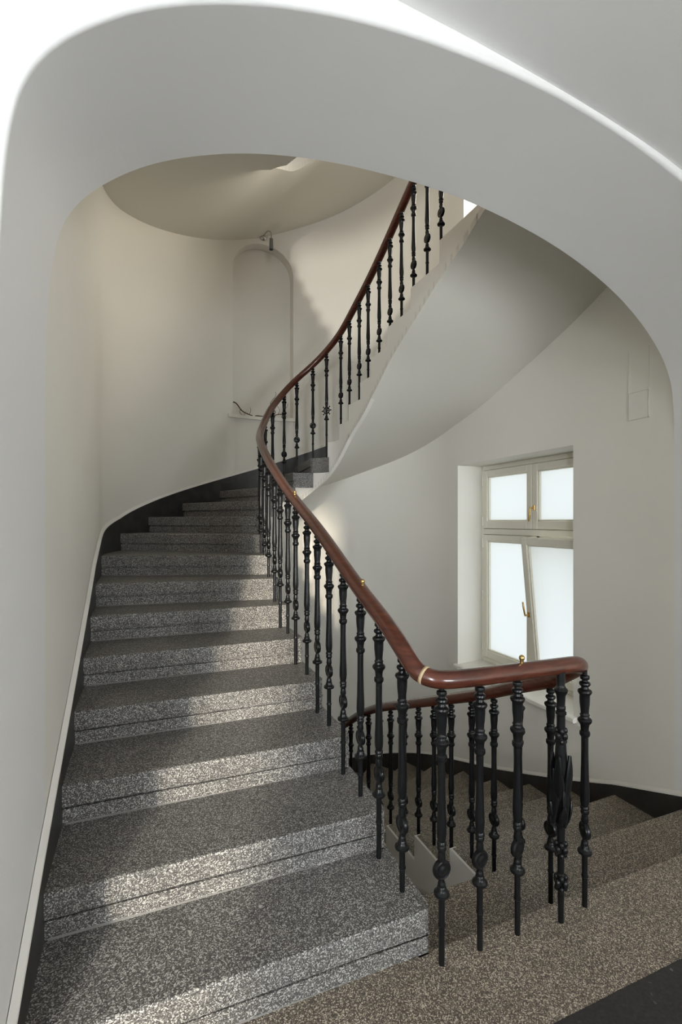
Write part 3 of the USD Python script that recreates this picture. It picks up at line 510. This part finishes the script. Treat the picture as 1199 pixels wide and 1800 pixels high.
# ---------------------------------------------------------------- windows
def casement(name, label, X, side, y0, y1, z0, z1, glass, lower_tilt=0.0):
    """A four-light window in the plane x = X; side = +1 when the room lies toward -x."""
    w = thing(name, label, None, kind='structure')
    B = lambda xa, xb, ya, yb, za, zb, r=0.004: bevel_box(min(X + xa * side, X + xb * side), max(X + xa * side, X + xb * side), ya, yb, za, zb, r)
    ym, zt = (y0 + y1) / 2, z0 + 0.665 * (z1 - z0)
    fr = 0.045
    obj('frame', cat(B(0, 0.09, y0, y0 + fr, z0, z1), B(0, 0.09, y1 - fr, y1, z0, z1), B(0, 0.09, y0 + fr, y1 - fr, z1 - fr, z1), B(0, 0.09, y0 + fr, y1 - fr, z0, z0 + fr), B(-0.006, 0.09, y0 + fr, y1 - fr, zt - 0.028, zt + 0.028)), CREAM, w)
    obj('frame_stop', cat(B(0.056, 0.09, y0 + fr - .002, y0 + fr + .02, z0 + fr, z1 - fr), B(0.056, 0.09, y1 - fr - .02, y1 - fr + .002, z0 + fr, z1 - fr), B(0.056, 0.09, ym - .022, ym + .022, z0 + fr, z1 - fr), B(0.056, 0.09, y0 + fr, y1 - fr, z1 - fr - .02, z1 - fr), B(0.056, 0.09, y0 + fr, y1 - fr, zt + .026, zt + .05), B(0.056, 0.09, y0 + fr, y1 - fr, zt - .05, zt - .026), B(0.056, 0.09, y0 + fr, y1 - fr, z0 + fr, z0 + fr + .02)), CREAM, w)
    def sash(ya, yb, za, zb, tilt=0.0, handle=None, st=0.062):
        s_ = thing('sash', None, None, parent=w)
        f = cat(B(-0.016, 0.05, ya, ya + st, za, zb), B(-0.016, 0.05, yb - st, yb, za, zb), B(-0.016, 0.05, ya + st, yb - st, zb - st, zb), B(-0.016, 0.05, ya + st, yb - st, za, za + st * 1.15),
                B(-0.002, 0.03, ya + st - 0.002, ya + st + 0.012, za + st, zb - st, 0.002), B(-0.002, 0.03, yb - st - 0.012, yb - st + 0.002, za + st, zb - st, 0.002), B(-0.002, 0.03, ya + st, yb - st, zb - st - 0.012, zb - st + 0.002, 0.002), B(-0.002, 0.03, ya + st, yb - st, za + st, za + st * 1.15 + 0.012, 0.002))
        p = box(X + 0.018 * side, X + 0.024 * side, ya + st, yb - st, za + st, zb - st)
        hs = []
        if handle:
            hy, hz, d = handle; hx = X - 0.018 * side
            hs = [trimesh.creation.cylinder(0.013, segment=[(hx + 0.003 * side, hy, hz - 0.022), (hx + 0.003 * side, hy, hz + 0.022)], sections=12), trimesh.creation.cylinder(0.007, segment=[(hx, hy, hz), (hx - 0.045 * side, hy, hz)], sections=12),
                  sweep([(hx - 0.043 * side, hy, hz), (hx - 0.045 * side, hy, hz + d * 0.02), (hx - 0.047 * side, hy + 0.006, hz + d * 0.07), (hx - 0.045 * side, hy + 0.012, hz + d * 0.118)], [0.007, 0.0085, 0.0085, 0.0075], [0.007, 0.0075, 0.0075, 0.006], k=10, up=(1, 0, 0))]
        every = [f, p] + hs
        if tilt:
            T = trimesh.transformations.rotation_matrix(-tilt * side, [0, 1, 0], [X + 0.02 * side, 0, za])
            for q in every: q.apply_transform(T)
        obj('sash_frame', f, CREAM, s_); obj('pane', p, glass, s_, smooth=False)
        if hs: obj('handle', cat(*hs), BRASS, s_, smooth=40, label='brass window handle')
    g = 0.004
    sash(ym + g / 2, y1 - fr - g, zt + 0.028 + g, z1 - fr - g); sash(y0 + fr + g, ym - g / 2, zt + 0.028 + g, z1 - fr - g, handle=(ym - 0.03, zt + 0.22, -1))
    sash(ym + g / 2, y1 - fr - g, z0 + fr + g, zt - 0.028 - g); sash(y0 + fr + g, ym - g / 2, z0 + fr + g, zt - 0.028 - g, tilt=lower_tilt, handle=(ym - 0.03, z0 + 0.60, 1))
    obj('hinge', cat(*[trimesh.creation.cylinder(0.007, segment=[(X - 0.018 * side, y1 - fr - 0.002, zz), (X - 0.018 * side, y1 - fr - 0.002, zz + 0.09)], sections=10) for zz in (z0 + 0.12, z0 + 0.62, zt - 0.16, zt + 0.06, z1 - 0.2)]), CREAM, w)
    return w
XW = XR + WDEP
win = casement('window_1', 'cream casement window with frosted panes, lower right sash tilted inward', XW, 1, WY0 - 0.02, WY1, WZ0 + 0.02, WZ1, FROST, lower_tilt=math.radians(6.0))
sill = Polygon([(XR - 0.035, WZ0 - 0.03), (XR - 0.030, WZ0 - 0.036), (XW + 0.09, WZ0 - 0.036), (XW + 0.09, WZ0 + 0.02), (XW, WZ0 + 0.02), (XR - 0.022, WZ0 + 0.004), (XR - 0.033, WZ0 - 0.004), (XR - 0.036, WZ0 - 0.014)])
obj('sill', cat(xz_prism(sill.intersection(sbox(XR - 1, -1, XR, 1)), WY0 - 0.03, WY1 + 0.03), xz_prism(sill.intersection(sbox(XR, -1, XR + 1, 1)), WY0, WY1)), SILL, win, smooth=35, label='white painted window sill with rounded nose')

def rear_window(name, label, x0, x1, z0, z1):
    w = thing(name, label, None, kind='structure'); y = Y_REAR - 0.2; f = 0.05; xm = (x0 + x1) / 2
    B = lambda xa, xb, za, zb: bevel_box(xa, xb, y, y + 0.07, za, zb); glass = VEIL if name == 'window_4' else CLEAR
    parts = [B(x0, x0 + f, z0, z1), B(x1 - f, x1, z0, z1), B(x0 + f, x1 - f, z1 - f, z1), B(x0 + f, x1 - f, z0, z0 + f)]
    if x1 - x0 > 1: parts.append(B(xm - 0.03, xm + 0.03, z0 + f, z1 - f))
    obj('frame', cat(*parts), CREAM, w); obj('pane', box(x0 + f, x1 - f, y + 0.03, y + 0.035, z0 + f, z1 - f), glass, w, smooth=False)
rear_window('window_2', 'tall narrow window in the rear wall of the landing', *BACK_WIN)
rear_window('window_3', 'wide window in the rear wall of the landing', *BACK_WIN2)
rear_window('window_4', 'wide window in the rear wall of the upper landing', *REAR_UP)

wu = thing('window_5', 'casement window high in the right wall beside the upper flight', None, kind='structure')
y0, y1, z0, z1 = UP_WIN; Bx = lambda ya, yb, za, zb: bevel_box(XW - 0.03, XW + 0.04, ya, yb, za, zb)
obj('frame', cat(Bx(y0, y0 + .06, z0, z1), Bx(y1 - .06, y1, z0, z1), Bx(y0 + .06, y1 - .06, z1 - .06, z1), Bx(y0 + .06, y1 - .06, z0, z0 + .06), Bx((y0 + y1) / 2 - .05, (y0 + y1) / 2 + .05, z0 + .06, z1 - .06)), CREAM, wu)
obj('pane', box(XW, XW + 0.005, y0 + .06, y1 - .06, z0 + .06, z1 - .06), CLEAR, wu, smooth=False)

# ---------------------------------------------------------------- niche: sill board, twigs, lamp
aa = np.linspace(76.8, 106.6, 24)
board = Polygon(np.vstack([arc(aa, RAD - 0.035), arc(aa[::-1], RAD + 0.0)]))
inside = ring(77.5, 106, RAD - 0.001, RAD + 0.13, 24).intersection(sbox(NX0 + 0.003, 5, NX1 - 0.003, 7))
obj('trim_1', cat(prism(board, NZ0 - 0.034, NZ0 + 0.004), prism(inside, NZ0 + 0.0005, NZ0 + 0.004)), SILL, smooth=35, label='cream sill board across the foot of the arched niche', kind='structure')
def twig(label, *strokes):
    t_ = thing('twig', label, 'branch', 'bare twigs lying in the niche'); 
    for i, (pts, r0, r1) in enumerate(strokes):
        P = np.array(pts, float); tt = np.r_[0, np.cumsum(np.linalg.norm(np.diff(P, axis=0), axis=1))]; C = CubicSpline(tt, P)(np.linspace(0, tt[-1], 24))
        r = np.linspace(r0, r1, 24); obj('stem' if i == 0 else 'side_shoot', sweep(C, r, r, k=7, up=(0.3, 1, 0.2)), TWIG, t_, smooth=True)
zs = NZ0 + 0.004; yb = YC + RAD
twig('dark bare twig lying at the left end of the niche sill', ([(1.00, yb - 0.03, zs + 0.15), (1.055, yb - 0.02, zs + 0.12), (1.10, yb + 0.0, zs + 0.07), (1.16, yb + 0.02, zs + 0.04), (1.235, yb - 0.01, zs + 0.006)], 0.008, 0.006),
     ([(1.10, yb, zs + 0.075), (1.085, yb - 0.02, zs + 0.03), (1.11, yb - 0.03, zs + 0.005), (1.14, yb - 0.02, zs + 0.012), (1.13, yb - 0.01, zs + 0.03)], 0.0035, 0.002), ([(1.20, yb, zs + 0.03), (1.215, yb - 0.01, zs + 0.07), (1.20, yb - 0.02, zs + 0.11)], 0.003, 0.0015))
twig('curly bare twig lying in the middle of the niche sill behind the handrail', ([(1.27, yb - 0.01, zs + 0.006), (1.33, yb + 0.01, zs + 0.016), (1.40, yb, zs + 0.012), (1.47, yb - 0.02, zs + 0.018), (1.55, yb, zs + 0.05), (1.62, yb + 0.02, zs + 0.06), (1.66, yb, zs + 0.035)], 0.008, 0.004),
     ([(1.47, yb - 0.02, zs + 0.02), (1.50, yb - 0.03, zs + 0.10), (1.455, yb - 0.02, zs + 0.17), (1.49, yb - 0.02, zs + 0.23), (1.515, yb - 0.03, zs + 0.32)], 0.005, 0.0025), ([(1.55, yb, zs + 0.05), (1.57, yb - 0.02, zs + 0.11), (1.54, yb - 0.02, zs + 0.15)], 0.003, 0.002))
twig('short bare twig standing at the right end of the niche', ([(1.60, yb - 0.02, zs + 0.006), (1.63, yb + 0.0, zs + 0.12), (1.66, yb + 0.01, zs + 0.26), (1.645, yb, zs + 0.36)], 0.006, 0.003), ([(1.63, yb, zs + 0.12), (1.67, yb - 0.01, zs + 0.16), (1.68, yb - 0.01, zs + 0.20)], 0.003, 0.002))

lp = arc(92.4, RAD); lz = 4.985
lamp = thing('wall_lamp', 'small chrome wall spotlight hanging above the niche', 'lamp')
b = lathe([(0.044, 0.0), (0.044, 0.006), (0.040, 0.014), (0.028, 0.024), (0.012, 0.030)], 28); b.apply_transform(trimesh.transformations.rotation_matrix(np.pi / 2, [1, 0, 0])); b.apply_translation((lp[0], lp[1] - 0.001, lz)); obj('base', b, CHROME, lamp, smooth=40)
ap = np.array([(lp[0], lp[1] - 0.02, lz), (lp[0] + 0.012, lp[1] - 0.07, lz + 0.015), (lp[0] + 0.035, lp[1] - 0.12, lz + 0.020), (lp[0] + 0.055, lp[1] - 0.15, lz - 0.01), (lp[0] + 0.060, lp[1] - 0.155, lz - 0.06), (lp[0] + 0.060, lp[1] - 0.155, lz - 0.085)])
C = CubicSpline(np.arange(6), ap)(np.linspace(0, 5, 36)); obj('arm', sweep(C, 0.006, 0.006, k=10, up=(1, 0.2, 0)), CHROME, lamp, smooth=True)
sh = lathe([(0.010, 0.0), (0.019, -0.004), (0.021, -0.012), (0.0245, -0.130), (0.0255, -0.136), (0.0235, -0.136), (0.020, -0.125)], 24); sh.apply_translation((lp[0] + 0.060, lp[1] - 0.155, lz - 0.082)); obj('shade', sh, GREYMETAL, lamp, smooth=40)
bu = lathe([(0.004, -0.115), (0.016, -0.118), (0.018, -0.130), (0.010, -0.134)], 16); bu.apply_translation((lp[0] + 0.060, lp[1] - 0.155, lz - 0.082)); obj('lens', bu, simple('dark_lens', (0.03, 0.03, 0.03), 0.1), lamp, smooth=40)
